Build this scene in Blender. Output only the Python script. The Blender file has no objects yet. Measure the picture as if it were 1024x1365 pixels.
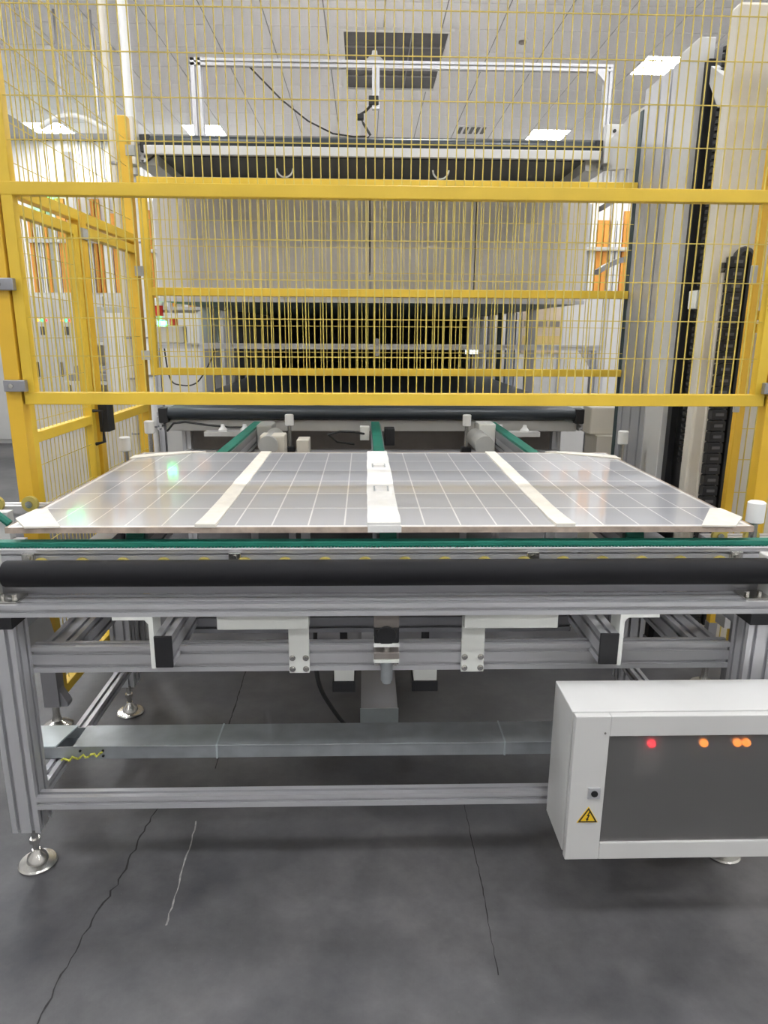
import bpy, bmesh, math, random
from mathutils import Matrix, Vector
random.seed(7)
SC = bpy.context.scene
COL = SC.collection

# ------------------------------------------------------------------ camera
F_PX, PITCH, YAW, ROLL = 934.7, 0.25061, 0.02887, 0.0058
cd = bpy.data.cameras.new('camera'); cam = bpy.data.objects.new('camera', cd); COL.objects.link(cam)
cd.sensor_fit = 'HORIZONTAL'; cd.sensor_width = 36.0; cd.lens = 36.0 * F_PX / 1024.0
cd.clip_start = 0.05; cd.clip_end = 100
cam.matrix_world = (Matrix.Translation((-0.0597, -1.9656, 1.5485)) @ Matrix.Rotation(-YAW, 4, 'Z')
                    @ Matrix.Rotation(math.pi/2 - PITCH, 4, 'X') @ Matrix.Rotation(ROLL, 4, 'Z'))
SC.camera = cam
# ------------------------------------------------------------------ world, exposure
w = bpy.data.worlds.new('world'); SC.world = w; w.use_nodes = True
w.node_tree.nodes['Background'].inputs[0].default_value = (0, 0, 0, 1)   # closed hall: no sky
w.node_tree.nodes['Background'].inputs[1].default_value = 0
vs = SC.view_settings
vs.view_transform = 'Standard'; vs.look = 'None'; vs.gamma = 1; vs.use_curve_mapping = False
vs.exposure = 0.0
LAMP = 57.0      # strength of every ceiling light panel

# ------------------------------------------------------------------ materials
MATS = {}
def mat(name, col, rough=.5, metal=0., var=.06, scale=8., bump=0., coat=0., emit=None, es=0., stretch=None, spec=.5, rvar=0.):
    m = bpy.data.materials.new(name); m.use_nodes = True
    nt = m.node_tree; b = nt.nodes['Principled BSDF']
    tc = nt.nodes.new('ShaderNodeTexCoord'); mp = nt.nodes.new('ShaderNodeMapping')
    nt.links.new(tc.outputs['Object'], mp.inputs[0])
    if stretch: mp.inputs['Scale'].default_value = stretch
    n = nt.nodes.new('ShaderNodeTexNoise'); n.inputs['Scale'].default_value = scale; n.inputs['Detail'].default_value = 5
    nt.links.new(mp.outputs[0], n.inputs['Vector'])
    r = nt.nodes.new('ShaderNodeValToRGB')
    r.color_ramp.elements[0].position = .3; r.color_ramp.elements[1].position = .7
    r.color_ramp.elements[0].color = [max(0, c*(1-var)) for c in col] + [1]
    r.color_ramp.elements[1].color = [min(1, c*(1+var)) for c in col] + [1]
    nt.links.new(n.outputs['Fac'], r.inputs[0]); nt.links.new(r.outputs[0], b.inputs['Base Color'])
    b.inputs['Roughness'].default_value = rough; b.inputs['Metallic'].default_value = metal
    b.inputs['Coat Weight'].default_value = coat; b.inputs['Specular IOR Level'].default_value = spec
    b.inputs['Coat Roughness'].default_value = .07
    if rvar:
        mr = nt.nodes.new('ShaderNodeMapRange'); mr.inputs[3].default_value = rough-rvar; mr.inputs[4].default_value = rough+rvar
        nt.links.new(n.outputs['Fac'], mr.inputs[0]); nt.links.new(mr.outputs[0], b.inputs['Roughness'])
    if bump:
        bp = nt.nodes.new('ShaderNodeBump'); bp.inputs['Strength'].default_value = bump; bp.inputs['Distance'].default_value = .01
        nt.links.new(n.outputs['Fac'], bp.inputs['Height']); nt.links.new(bp.outputs[0], b.inputs['Normal'])
    if emit:
        b.inputs['Emission Color'].default_value = list(emit) + [1]; b.inputs['Emission Strength'].default_value = es
    MATS[name] = m
    return m
mat('alu', (.60, .60, .62), .40, .55, .025, 3)
mat('alu_dark', (.34, .34, .36), .42, .6, .03, 4)
mat('steel', (.62, .61, .58), .25, 1., .1, 20)
mat('zinc', (.46, .49, .51), .4, .7, .12, 14)
mat('zinc_pale', (.62, .68, .70), .4, .5, .1, 10)
mat('yellow', (.74, .50, .045), .42, 0, .08, 5)
mat('orange_yellow', (.74, .45, .035), .42, 0, .06, 5)
mat('wire_yellow', (.62, .48, .10), .45, 0, .1, 30)
mat('rubber', (.011, .011, .013), .6, 0, .15, 5, spec=.22)
mat('belt_black', (.03, .038, .045), .38, 0, .1, 4)
mat('plastic_black', (.014, .014, .016), .5, 0, .1, 10)
mat('green_belt', (.015, .19, .135), .5, 0, .1, 20)
mat('white_paint', (.61, .605, .59), .35, 0, .03, 4)
mat('white_plate', (.76, .77, .73), .45, 0, .03, 6)
mat('white_plastic', (.85, .85, .84), .4, 0, .02, 6)
mat('cream', (.62, .58, .50), .5, 0, .05, 3)
mat('beige_board', (.62, .58, .53), .55, 0, .04, 2)
mat('cream_column', (.66, .62, .54), .4, 0, .05, 3)
mat('grey_box', (.42, .42, .40), .45, 0, .05, 6)
mat('cell', (.50, .51, .55), .35, 0, .06, 3, coat=1.)
mat('backsheet', (.95, .945, .94), .3, 0, .02, 5, coat=1.)
mat('edge_tape', (.42, .34, .28), .6, 0, .25, 25)
mat('foam', (.80, .765, .69), .8, 0, .05, 30, bump=.25)
mat('paper', (.80, .79, .77), .85, 0, .04, 25, bump=.3)
mat('ceiling_tile', (.87, .865, .88), .8, 0, .02, 40)
mat('ceiling_grid', (.30, .30, .30), .7, 0, .03, 10)
mat('wall_white', (.76, .745, .72), .6, 0, .03, 2)
mat('lamp', (1, 1, 1), .5, emit=(.965, .98, 1), es=LAMP)
mat('tunnel_end', (.15, .135, .125), .6, 0, .1, 4)
mat('tunnel_grey', (.32, .32, .30), .5, 0, .05, 4)
mat('underside_grey', (.21, .26, .25), .5, 0, .06, 3)
mat('tower_inner', (.26, .26, .27), .5, 0, .06, 4)
mat('dark_teal', (.05, .075, .075), .5, 0, .1, 3)
mat('hatch', (.10, .10, .105), .6, 0, .15, 6)
mat('orange', (.86, .36, .06), .5, 0, .08, 5)
mat('red_lamp', (.6, .02, .02), .3)
mat('green_lamp', (.05, .8, .2), .3, emit=(.05, 1, .22), es=22)
mat('green_sign', (.05, .8, .2), .3, emit=(.05, 1, .22), es=9)
mat('green_led', (.05, .8, .2), .3, emit=(.05, 1, .22), es=4)
mat('red_led', (.8, .02, .03), .3, emit=(1, .03, .05), es=4)
mat('orange_led', (.9, .3, .02), .3, emit=(1, .28, .03), es=4)
mat('screen', (.8, .9, 1), .3, emit=(.85, .95, 1), es=1.3)
mat('brass_yellow', (.55, .45, .12), .35, .3, .1, 10)
mat('cable', (.02, .02, .02), .5)
mat('earth_wire', (.55, .55, .08), .45, 0, .2, 60)
mat('warn_yellow', (.88, .58, .02), .45, 0, .02)
mat('ink', (.02, .018, .015), .5)
mat('poster', (.75, .62, .48), .5, 0, .15, 3)
mat('poster_yellow', (.80, .60, .25), .5, 0, .1, 4)
mat('blue_post', (.30, .35, .44), .45, .2, .05, 4)
mat('crack', (.022, .021, .021), .8, 0, .3, 60)
mat('crack_pale', (.30, .29, .28), .8, 0, .3, 60)
mat('brown_metal', (.30, .27, .25), .45, .5, .1, 10)
mat('blue', (.05, .09, .35), .4)
# concrete floor
def floor_mat():
    m = mat('floor', (.085, .083, .084), .42, 0, .3, 1.1)
    nt = m.node_tree; b = nt.nodes['Principled BSDF']
    tc = nt.nodes.new('ShaderNodeTexCoord')
    def noise(s, d, rough=.6):
        n = nt.nodes.new('ShaderNodeTexNoise'); n.inputs['Scale'].default_value = s; n.inputs['Detail'].default_value = d
        n.inputs['Roughness'].default_value = rough; nt.links.new(tc.outputs['Object'], n.inputs['Vector']); return n
    a, c, s = noise(1.3, 8), noise(9, 8, .7), noise(90, 3)
    def ramp(n, p0, c0, p1, c1):
        r = nt.nodes.new('ShaderNodeValToRGB'); e = r.color_ramp.elements
        e[0].position, e[1].position = p0, p1; e[0].color = (*c0, 1); e[1].color = (*c1, 1)
        nt.links.new(n.outputs['Fac'], r.inputs[0]); return r
    ra = ramp(a, .36, (.058, .058, .066), .66, (.145, .141, .143))
    rc = ramp(c, .3, (.72, .72, .72), .75, (1.18, 1.17, 1.16))
    rs = ramp(s, .70, (1, 1, 1), .78, (1.5, 1.48, 1.45))
    def mul(x, y):
        k = nt.nodes.new('ShaderNodeMix'); k.data_type = 'RGBA'; k.blend_type = 'MULTIPLY'; k.inputs[0].default_value = 1
        nt.links.new(x, k.inputs[6]); nt.links.new(y, k.inputs[7]); return k.outputs[2]
    nt.links.new(mul(mul(ra.outputs[0], rc.outputs[0]), rs.outputs[0]), b.inputs['Base Color'])
    mr = nt.nodes.new('ShaderNodeMapRange'); mr.inputs[3].default_value = .34; mr.inputs[4].default_value = .6
    nt.links.new(c.outputs['Fac'], mr.inputs[0]); nt.links.new(mr.outputs[0], b.inputs['Roughness'])
    bp = nt.nodes.new('ShaderNodeBump'); bp.inputs['Strength'].default_value = .12; bp.inputs['Distance'].default_value = .01
    nt.links.new(c.outputs['Fac'], bp.inputs['Height']); nt.links.new(bp.outputs[0], b.inputs['Normal'])
floor_mat()
# smoked cabinet window: partly see-through, frosted
def window_mat():
    m = bpy.data.materials.new('smoked_window'); m.use_nodes = True; nt = m.node_tree
    b = nt.nodes['Principled BSDF']
    n = nt.nodes.new('ShaderNodeTexNoise'); n.inputs['Scale'].default_value = 3
    r = nt.nodes.new('ShaderNodeValToRGB')
    r.color_ramp.elements[0].color = (.44, .435, .43, 1); r.color_ramp.elements[1].color = (.52, .515, .51, 1)
    nt.links.new(n.outputs['Fac'], r.inputs[0]); nt.links.new(r.outputs[0], b.inputs['Base Color'])
    b.inputs['Transmission Weight'].default_value = .70; b.inputs['Roughness'].default_value = .45; b.inputs['IOR'].default_value = 1.2
    tr = nt.nodes.new('ShaderNodeBsdfTransparent'); tr.inputs[0].default_value = (.62, .61, .60, 1)
    mx = nt.nodes.new('ShaderNodeMixShader'); mx.inputs[0].default_value = .42
    nt.links.new(b.outputs[0], mx.inputs[1]); nt.links.new(tr.outputs[0], mx.inputs[2])
    nt.links.new(mx.outputs[0], nt.nodes['Material Output'].inputs['Surface'])
    MATS['smoked_window'] = m
window_mat()

# ------------------------------------------------------------------ mesh helpers
class MB:
    def __init__(s): s.bm = bmesh.new()
    def poly(s, vs, fs):
        v = [s.bm.verts.new(p) for p in vs]
        for f in fs:
            try: s.bm.faces.new([v[i] for i in f])
            except ValueError: pass
        return s
    def box(s, x0, x1, y0, y1, z0, z1):
        return s.poly([(x0,y0,z0),(x1,y0,z0),(x1,y1,z0),(x0,y1,z0),(x0,y0,z1),(x1,y0,z1),(x1,y1,z1),(x0,y1,z1)],
                      [(0,3,2,1),(4,5,6,7),(0,1,5,4),(1,2,6,5),(2,3,7,6),(3,0,4,7)])
    def bar(s, p, q, w, h=None, up=(0,0,1)):
        p, q = Vector(p), Vector(q); d = (q-p).normalized(); u = Vector(up)
        if abs(d.dot(u)) > .99: u = Vector((0,1,0))
        a = d.cross(u).normalized(); c = a.cross(d); h = h or w
        vs = [tuple(e + a*(i*w/2) + c*(j*h/2)) for e in (p, q) for i, j in ((-1,-1),(1,-1),(1,1),(-1,1))]
        return s.poly(vs, [(3,2,1,0),(4,5,6,7),(0,1,5,4),(1,2,6,5),(2,3,7,6),(3,0,4,7)])
    def cyl(s, p, q, r, n=16, r2=None):
        p, q = Vector(p), Vector(q); d = (q-p).normalized(); r2 = r if r2 is None else r2
        a = d.orthogonal().normalized(); c = d.cross(a)
        vs = [tuple(e + (a*math.cos(2*math.pi*k/n) + c*math.sin(2*math.pi*k/n))*rr) for e, rr in ((p, r), (q, r2)) for k in range(n)]
        return s.poly(vs, [tuple(range(n-1,-1,-1)), tuple(range(n,2*n))] + [(k,(k+1)%n,n+(k+1)%n,n+k) for k in range(n)])
    def tube(s, pts, r, n=8):
        pts = [Vector(p) for p in pts]; rings = []
        for i, p in enumerate(pts):
            d = (pts[min(i+1,len(pts)-1)] - pts[max(i-1,0)]).normalized()
            a = d.cross(Vector((0,0,1)))
            if a.length < .05: a = d.cross(Vector((0,1,0)))
            a.normalize(); c = d.cross(a)
            rings.append([tuple(p + (a*math.cos(2*math.pi*k/n) + c*math.sin(2*math.pi*k/n))*r) for k in range(n)])
        vs = [v for g in rings for v in g]; m = len(pts)
        fs = [(i*n+k, i*n+(k+1)%n, (i+1)*n+(k+1)%n, (i+1)*n+k) for i in range(m-1) for k in range(n)]
        return s.poly(vs, fs + [tuple(range(n-1,-1,-1)), tuple(range((m-1)*n, m*n))])
    def prism(s, pts, axis, a0, a1):
        # pts: 2-D outline in the two other axes (x: y,z  y: x,z  z: x,y)
        def P(p, a): return (a,p[0],p[1]) if axis == 'x' else (p[0],a,p[1]) if axis == 'y' else (p[0],p[1],a)
        n = len(pts)
        return s.poly([P(p,a0) for p in pts] + [P(p,a1) for p in pts],
                      [tuple(range(n-1,-1,-1)), tuple(range(n,2*n))] + [(k,(k+1)%n,n+(k+1)%n,n+k) for k in range(n)])
    def lathe(s, c, prof, n=20):
        # prof: (radius, z) from bottom to top around vertical axis at c
        vs = [(c[0]+r*math.cos(2*math.pi*k/n), c[1]+r*math.sin(2*math.pi*k/n), c[2]+z) for r, z in prof for k in range(n)]
        m = len(prof)
        fs = [(i*n+k, i*n+(k+1)%n, (i+1)*n+(k+1)%n, (i+1)*n+k) for i in range(m-1) for k in range(n)]
        return s.poly(vs, fs + [tuple(range(n-1,-1,-1)), tuple(range((m-1)*n, m*n))])
    def mesh(s, name, m, off=(0,0,0), bev=0., smooth=False):
        bm = s.bm
        bmesh.ops.recalc_face_normals(bm, faces=bm.faces)
        if bev: bmesh.ops.bevel(bm, geom=[e for e in bm.edges if len(e.link_faces) == 2 and e.calc_face_angle(0) > .5],
                                offset=bev, segments=2, profile=.5, affect='EDGES')
        if any(off): bmesh.ops.translate(bm, vec=[-o for o in off], verts=bm.verts)
        me = bpy.data.meshes.new(name); bm.to_mesh(me); bm.free()
        me.materials.append(MATS[m])
        if smooth:
            for p in me.polygons: p.use_smooth = True
            try: me.set_sharp_from_angle(angle=.6)
            except Exception: pass
        return me
ORG = {}
def link(name, data, parent=None):
    o = bpy.data.objects.new(name, data); COL.objects.link(o)
    if parent: o.parent = parent
    return o
def tag(o, label, cat, group=None):
    o['label'] = label; o['category'] = cat
    if group: o['group'] = group
    return o
def thing(name, label, cat, loc=(0,0,0), group=None):
    o = link(name, None); o.location = loc; o.empty_display_size = .1; ORG[o.name] = Vector(loc)
    return tag(o, label, cat, group)
def part(name, mb, m, parent, bev=0., smooth=False, label=None):
    off = ORG[parent.name]
    o = link(name, mb.mesh(name, m, off, bev, smooth), parent); ORG[o.name] = off
    if label: o['label'] = label
    return o
def shared(name, me, loc, parent):                 # another object on the same mesh, at a world place
    o = link(name, me, parent); o.location = Vector(loc) - ORG[parent.name]; ORG[o.name] = Vector(loc); return o
def solo(name, mb, m, label, cat, loc, group=None, bev=0., smooth=False):
    o = link(name, mb.mesh(name, m, loc, bev, smooth)); o.location = loc; ORG[o.name] = Vector(loc)
    return tag(o, label, cat, group)
def struct(name, mb, m, parent=None, loc=(0,0,0)):
    o = link(name, mb.mesh(name, m, loc), parent); ORG[o.name] = Vector(loc)
    if not parent: o.location = loc; o['kind'] = 'structure'
    return o
def stuff(o): o['kind'] = 'stuff'; return o

def profile(axis, a0, a1, b0, b1, c0, c1, nb=1, nc=1, sw=.0105, sd=.011):
    """slotted aluminium extrusion along axis; nb slots on the faces that span b, nc on those that span c"""
    def side(n, lo, hi):
        out = []
        for k in range(n):
            m = lo + (hi-lo)*(k+.5)/n; o, q, l = sw/2, sw/2+.0035, sd*.3; out += [(m-o, 0), (m-o, l), (m-q, l), (m-q, sd), (m+q, sd), (m+q, l), (m+o, l), (m+o, 0)]
        return out
    pts = [(b0, c0)] + [(t, c0+d) for t, d in side(nb, b0, b1)] + [(b1, c0)] + [(b1-d, t) for t, d in side(nc, c0, c1)]
    pts += [(b1, c1)] + [(t, c1-d) for t, d in reversed(side(nb, b0, b1))] + [(b0, c1)] + [(b0+d, t) for t, d in reversed(side(nc, c0, c1))]
    return MB().prism(pts, axis, a0, a1)

# ================================================================== SETTING
X0, X1, Y0, Y1, H = -6.0, 6.0, -6.0, 11.0, 4.6
floor = struct('floor', MB().box(X0, X1, Y0, Y1, -.1, 0), 'floor')
def crack(pts, wd, m, jit):
    mb = MB(); P = []
    for (x0, y0), (x1, y1) in zip(pts, pts[1:]):
        n = max(2, int(math.hypot(x1-x0, y1-y0)/.02))
        for k in range(n): P.append((x0+(x1-x0)*k/n + random.uniform(-jit, jit), y0+(y1-y0)*k/n))
    P.append(pts[-1])
    ws = [wd*random.uniform(.4, 1.1) for _ in P]
    vs = [(x+s*q, y, z) for (x, y), q in zip(P, ws) for s in (-.5, .5) for z in (.0012,)]
    mb.poly(vs, [(2*i, 2*i+1, 2*i+3, 2*i+2) for i in range(len(P)-1)])
    return struct('crack', mb, m, floor)
crack([(-.735,.16),(-.753,.082),(-.765,-.05),(-.777,-.253),(-.80,-.40),(-.804,-.457),(-.815,-.67),(-.85,-.9)], .006, 'crack', .006)
crack([(-.62,1.1),(-.612,.7),(-.606,.3)], .006, 'crack', .002)
crack([(-.609,.016),(-.60,-.2),(-.594,-.40)], .005, 'crack_pale', .003)
crack([(.276,.2),(.276,.05),(.279,-.25),(.272,-.57)], .003, 'crack', .002)
crack([(-1.6,1.25),(0,1.22),(2.0,1.2)], .004, 'crack', .002)
struct('wall_back', MB().box(X0, X1, Y1, Y1+.1, 0, H), 'wall_white')
WB = bpy.data.objects['wall_back']
rib_me = MB().box(-.045, .045, -.03, .0, 0, H).mesh('rib', 'wall_white', bev=.006)
for k in range(36): shared('rib', rib_me, (-5.9+.13*k, Y1, 0), WB)
for k in range(30): shared('rib', rib_me, (1.9+.13*k, Y1, 0), WB)
struct('wall_left', MB().box(X0-.1, X0, Y0, Y1, 0, H), 'wall_white')
struct('wall_right', MB().box(X1, X1+.1, Y0, Y1, 0, H), 'wall_white')
struct('wall_front', MB().box(X0, X1, Y0-.1, Y0, 0, H), 'wall_white')
ceiling = struct('ceiling', MB().box(X0, X1, Y0, Y1, H+.012, H+.1), 'ceiling_grid')
LIGHTS = [(2.85,10.2),(3.45,7.2),(-2.55,10.2),(-4.95,10.2),(-4.95,7.2),(-3.15,4.2),(.45,4.2),(4.05,4.2),  # the unseen panel before the switch cabinets is added to brighten them
          (-4.95,1.2),(-1.95,1.2),(1.65,1.2),(4.65,1.2),(-3.15,-1.8),(.45,-1.8),(4.05,-1.8),(-3.15,-4.8),(.45,-4.8),(4.05,-4.8)]
tile_me = MB().box(-.294, .294, -.294, .294, 0, .012).mesh('tile', 'ceiling_tile', bev=.003)
for i in range(-9, 9):
    for j in range(-1, 11):
        x, y = .45 + .6*i, 5.4 - .6 + .6*j
        if any(abs(x-a) < .3 and abs(y-b) < .3 for a, b in LIGHTS): continue
        if x < X0+.3 or y > Y1-.25: continue
        shared('tile', tile_me, (x, y, H), ceiling)
struct('ceiling_field', MB().box(X0, X1, Y0, 3.9, H, H+.012), 'ceiling_tile', ceiling)
lamp_me = MB().box(-.285, .285, -.285, .285, -.004, .006).mesh('diffuser', 'lamp')
fr = MB()
for a in ((-.3,-.285,-.3,.3),(.285,.3,-.3,.3),(-.285,.285,-.3,-.285),(-.285,.285,.285,.3)): fr.box(*a, -.008, .012)
frame_me = fr.mesh('frame', 'white_plastic')
def near(x, y):
    if (x, y) == (2.85,10.2): return 'square ceiling light panel at the back wall, over the right end of the upper conveyor'
    if (x, y) == (3.45,7.2): return 'bright square ceiling light panel seen beside the top of the white lift tower'
    if (x, y) == (-2.55,10.2): return 'square ceiling light panel behind the left post of the overhead aluminium frame'
    if (x, y) == (-4.95,10.2): return 'square ceiling light panel behind the white curved duct above the mesh fence'
    return None
for x, y in LIGHTS:
    off = '' if near(x, y) else '_offscreen'          # unseen panels of the same kind over the rest of the hall
    t = thing('ceiling_light' + off, near(x, y) or 'square recessed ceiling light panel, one of the unseen ones placed over the rest of the hall', 'light', (x, y, H), 'recessed ceiling light panels')
    shared('frame', frame_me, (x, y, H), t); shared('diffuser' + off, lamp_me, (x, y, H), t)
# dark ceiling grille
t = thing('ceiling_grille', 'large dark rectangular air return grille in the white tiled ceiling', 'vent', (.28, 7.22, H))
fr = MB()
for a in ((-.32,-.27,6.28,8.16),(.83,.88,6.28,8.16),(-.27,.83,6.28,6.33),(-.27,.83,8.11,8.16)): fr.box(*a, H-.03, H)
part('frame', fr, 'white_plastic', t); part('backing', MB().box(-.27, .83, 6.33, 8.11, H-.006, H), 'hatch', t)
for k in range(3): part('bar', MB().box(-.27, .83, 6.75+.45*k, 6.77+.45*k, H-.02, H-.006), 'ceiling_grid', t)
for k in range(2): part('bar', MB().box(.06+.38*k, .075+.38*k, 6.33, 8.11, H-.024, H-.008), 'ceiling_grid', t)
t = thing('ceiling_vent', 'small louvred air vent in the ceiling close to the back wall', 'vent', (1.62, 10.0, H))
part('frame', MB().box(1.36, 1.9, 9.75, 10.2, H-.012, H), 'ceiling_tile', t)
for k in range(5): part('louvre', MB().box(1.4+.09*k, 1.45+.09*k, 9.8, 10.15, H-.02, H-.01), 'hatch', t)
t = thing('smoke_detector', 'small round smoke detector on the ceiling right of the dark grille', 'detector', (1.64, 6.52, H))
part('base', MB().lathe((1.64, 6.52, H-.02), [(.05,0),(.06,.01),(.06,.02)]), 'white_plastic', t)
part('sensor', MB().lathe((1.64, 6.52, H-.05), [(.02,0),(.04,.01),(.04,.03)]), 'brown_metal', t)

# ================================================================== TRANSFER TABLE (front)
T = thing('transfer_table', 'slotted aluminium transfer table with black front roller under the solar panel', 'conveyor', (0, .27, 0))
for sx in (-1, 1):
    for y0, y1, zt in ((-.2, -.12, .775), (.66, .74, .80)):
        xa, xb = sorted((sx*1.0, sx*1.08))
        lg = part('leg', profile('z', .137, zt, xa, xb, y0, y1, 2, 2), 'alu', T)
        cx, cy = sx*1.04, (y0+y1)/2
        ft = part('levelling_foot', MB().lathe((cx, cy, 0), [(.052,0),(.055,.005),(.051,.010),(.031,.013),(.027,.028),(.018,.036),(.012,.05)], 24), 'steel', lg, smooth=True)
        part('threaded_stem', MB().cyl((cx, cy, .045), (cx, cy, .14), .009, 12), 'steel', lg)
        part('lock_nut', MB().cyl((cx, cy, .075), (cx, cy, .088), .016, 6), 'steel', lg)
    xa, xb = sorted((sx*1.0, sx*1.085))
    part('spacer', MB().box(xa+.0, xb, -.204, -.122, .775, .807), 'plastic_black', T, label='black plastic spacer block on the leg')
    xa, xb = sorted((sx*1.0, sx*1.04))
    part('side_beam', profile('y', -.12, .66, xa, xb, .212, .252, 1, 1), 'alu', T)
    xa, xb = sorted((sx*.895, sx*.975))
    part('side_beam', profile('y', -.08, .66, xa, xb, .604, .684, 2, 2), 'alu', T)
part('front_beam', profile('x', -1.13, 1.13, -.2, -.12, .807, .842, 2, 1), 'alu', T)
part('mid_beam', profile('x', -1.0, 1.0, -.12, -.08, .605, .684, 1, 2), 'alu', T)
part('lower_beam', profile('x', -1.0, 1.0, -.2, -.16, .214, .254, 1, 1), 'alu', T)
part('rear_beam', profile('x', -1.0, 1.0, .68, .72, .60, .68, 1, 2), 'alu', T)
part('cross_beam', profile('x', -.6, .6, .10, .14, .625, .70, 1, 2), 'alu_dark', T)
part('drip_plate', MB().box(-1.08, 1.08, -.118, -.112, .842, .885), 'alu_dark', T)
# black roller
rl = part('roller', MB().cyl((-1.03, -.15, .913), (1.062, -.15, .913), .0362, 40), 'rubber', T, bev=.008, smooth=True, label='black rubber roller')
part('axle', MB().cyl((-1.10, -.15, .915), (1.11, -.15, .915), .012, 16), 'steel', T)
for sx in (-1, 1):
    c = sx*1.075
    part('bearing_bracket', MB().box(c-.018, c+.018, -.19, -.10, .842, .955), 'white_paint', T, bev=.004)
    pl = part('mount_plate', MB().box(min(c, c-sx*.09), max(c, c-sx*.09), -.195, -.125, .842, .849), 'steel', T, bev=.001)
    for k in range(2):
        part('bolt', MB().cyl((c-sx*(.035+.035*k), -.16, .849), (c-sx*(.035+.035*k), -.16, .858), .007, 6), 'steel', pl)
# front timing belt and its rail
part('belt_rail', profile('x', -1.2, 1.2, 0, .04, .858, .938, 1, 2, sw=.008, sd=.012), 'alu', T)
part('belt_lip', MB().box(-1.2, 1.2, -.003, .0, .9335, .9365), 'white_plastic', T)
gb = part('green_belt', MB().box(-1.25, 1.25, .002, .036, .9405, .955), 'green_belt', T, bev=.002, label='green toothed conveyor belt')
tb = MB()
for k in range(250): tb.box(-1.245+.01*k, -1.2395+.01*k, .001, .036, .9375, .941)
stuff(part('belt_teeth', tb, 'green_belt', gb))
for x in (-1.03, -.437, .437, 1.045):
    cb = part('clamp_block', MB().box(x-.018, x+.018, -.014, .0, .893, .926), 'steel', T, bev=.002)
    part('screw', MB().cyl((x, -.020, .912), (x, -.013, .912), .008, 12), 'steel', cb)
wheel = MB().cyl((0, -.008, 0), (0, .008, 0), .024, 20).mesh('support_wheel', 'brass_yellow', bev=.003, smooth=True)
for k in range(18): shared('support_wheel', wheel, (-.99+.1165*k, -.022, .892), T)
# cantilever arms with black caps and white angle brackets
for sx, xa, xb in ((-1, -.628, -.582), (1, .590, .640)):
    am = part('arm', profile('y', -.195, .66, xa, xb, .66, .75, 1, 2), 'alu', T)
    part('end_cap', MB().box(xa-.001, xb+.001, -.203, -.195, .659, .751), 'plastic_black', am, bev=.002, label='black plastic end cap')
    o, e = (xa, -1) if sx < 0 else (xb, 1)
    x_in, x_out = o, o + e*.013
    br = MB().prism([(x_in, .655), (x_out, .655), (x_out, .785), (o+e*.022, .797), (o+e*.108, .797), (o+e*.108, .807), (x_in, .807)], 'y', -.2, -.13)
    bk = part('angle_bracket', br, 'white_plate', T, bev=.001, label='white angle bracket')
    part('bolt', MB().cyl((o+e*.018, -.165, .69), (o+e*.008, -.165, .69), .007, 6), 'steel', bk)
# white cover boxes and bolted plates
for xa, xb, pa, pb in ((-.463, -.213, -.275, -.217), (.216, .476, .217, .283)):
    part('cover_box', MB().box(xa, xb, -.175, -.13, .757, .807), 'white_plate', T, bev=.002, label='white sheet metal cover')
    hp = part('hanger_plate', MB().box(pa, pb, -.13, -.12, .602, .76), 'white_plate', T, bev=.003, label='white bolted plate')
    for bx in (pa+.010, pb-.010):
        for bz in (.616, .650):
            part('bolt', MB().cyl((bx, -.137, bz), (bx, -.13, bz), .0065, 6).cyl((bx, -.1315, bz), (bx, -.1295, bz), .009, 12), 'steel', hp)
# centre stop cylinder
part('cylinder_hanger', MB().box(-.034, .036, -.165, -.12, .757, .807), 'brown_metal', T)
part('cylinder_head', MB().box(-.033, .036, -.17, -.12, .712, .757).cyl((.001, -.172, .735), (.001, -.168, .735), .028, 20), 'plastic_black', T, bev=.003)
part('clamp_plate', MB().box(-.034, .037, -.175, -.12, .703, .711), 'white_plate', T)
part('piston_rod', MB().cyl((.002, -.145, .66), (.002, -.145, .705), .011, 16), 'steel', T, smooth=True)
part('flange', MB().box(-.034, .037, -.17, -.12, .663, .684), 'brown_metal', T, bev=.002)
part('clamp_plate', MB().box(-.034, .037, -.173, -.12, .654, .662), 'white_plate', T)
part('cylinder_barrel', MB().cyl((.003, -.145, .588), (.003, -.145, .655), .017, 20).cyl((.003, -.145, .58), (.003, -.145, .589), .013, 20), 'zinc', T, smooth=True)
for sx in (-1, 1): part('bolt', MB().cyl((.002+sx*.026, -.14, .638), (.002+sx*.026, -.12, .638), .009, 12), 'steel', T)
# two hanging pads
for xa, xb in ((-.164, -.09), (.094, .178)):
    pd = part('pad_holder', MB().box(xa+.006, xb-.004, .10, .17, .455, .56), 'white_plate', T)
    part('pad_stem', MB().box((xa+xb)/2-.012, (xa+xb)/2+.012, .115, .14, .555, .64), 'plastic_black', pd)
    part('rubber_pad', MB().box(xa, xb, .095, .18, .418, .455), 'plastic_black', pd, bev=.002, label='black rubber pad')
# side brackets that carry the front belt rail
for x in (-1.04, -.3, .3, 1.04): part('rail_support', MB().box(x-.02, x+.02, .004, .036, .74, .86), 'alu_dark', T)
for x in (-.75, .012, .772): part('lane_bracket', MB().box(x-.02, x+.02, .036, .16, .858, .871), 'alu_dark', T)
for sx in (-1, 1): part('rail_tie', MB().box(sx*1.04-.04, sx*1.04+.04, -.12, .72, .745, .80), 'alu_dark', T)

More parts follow.
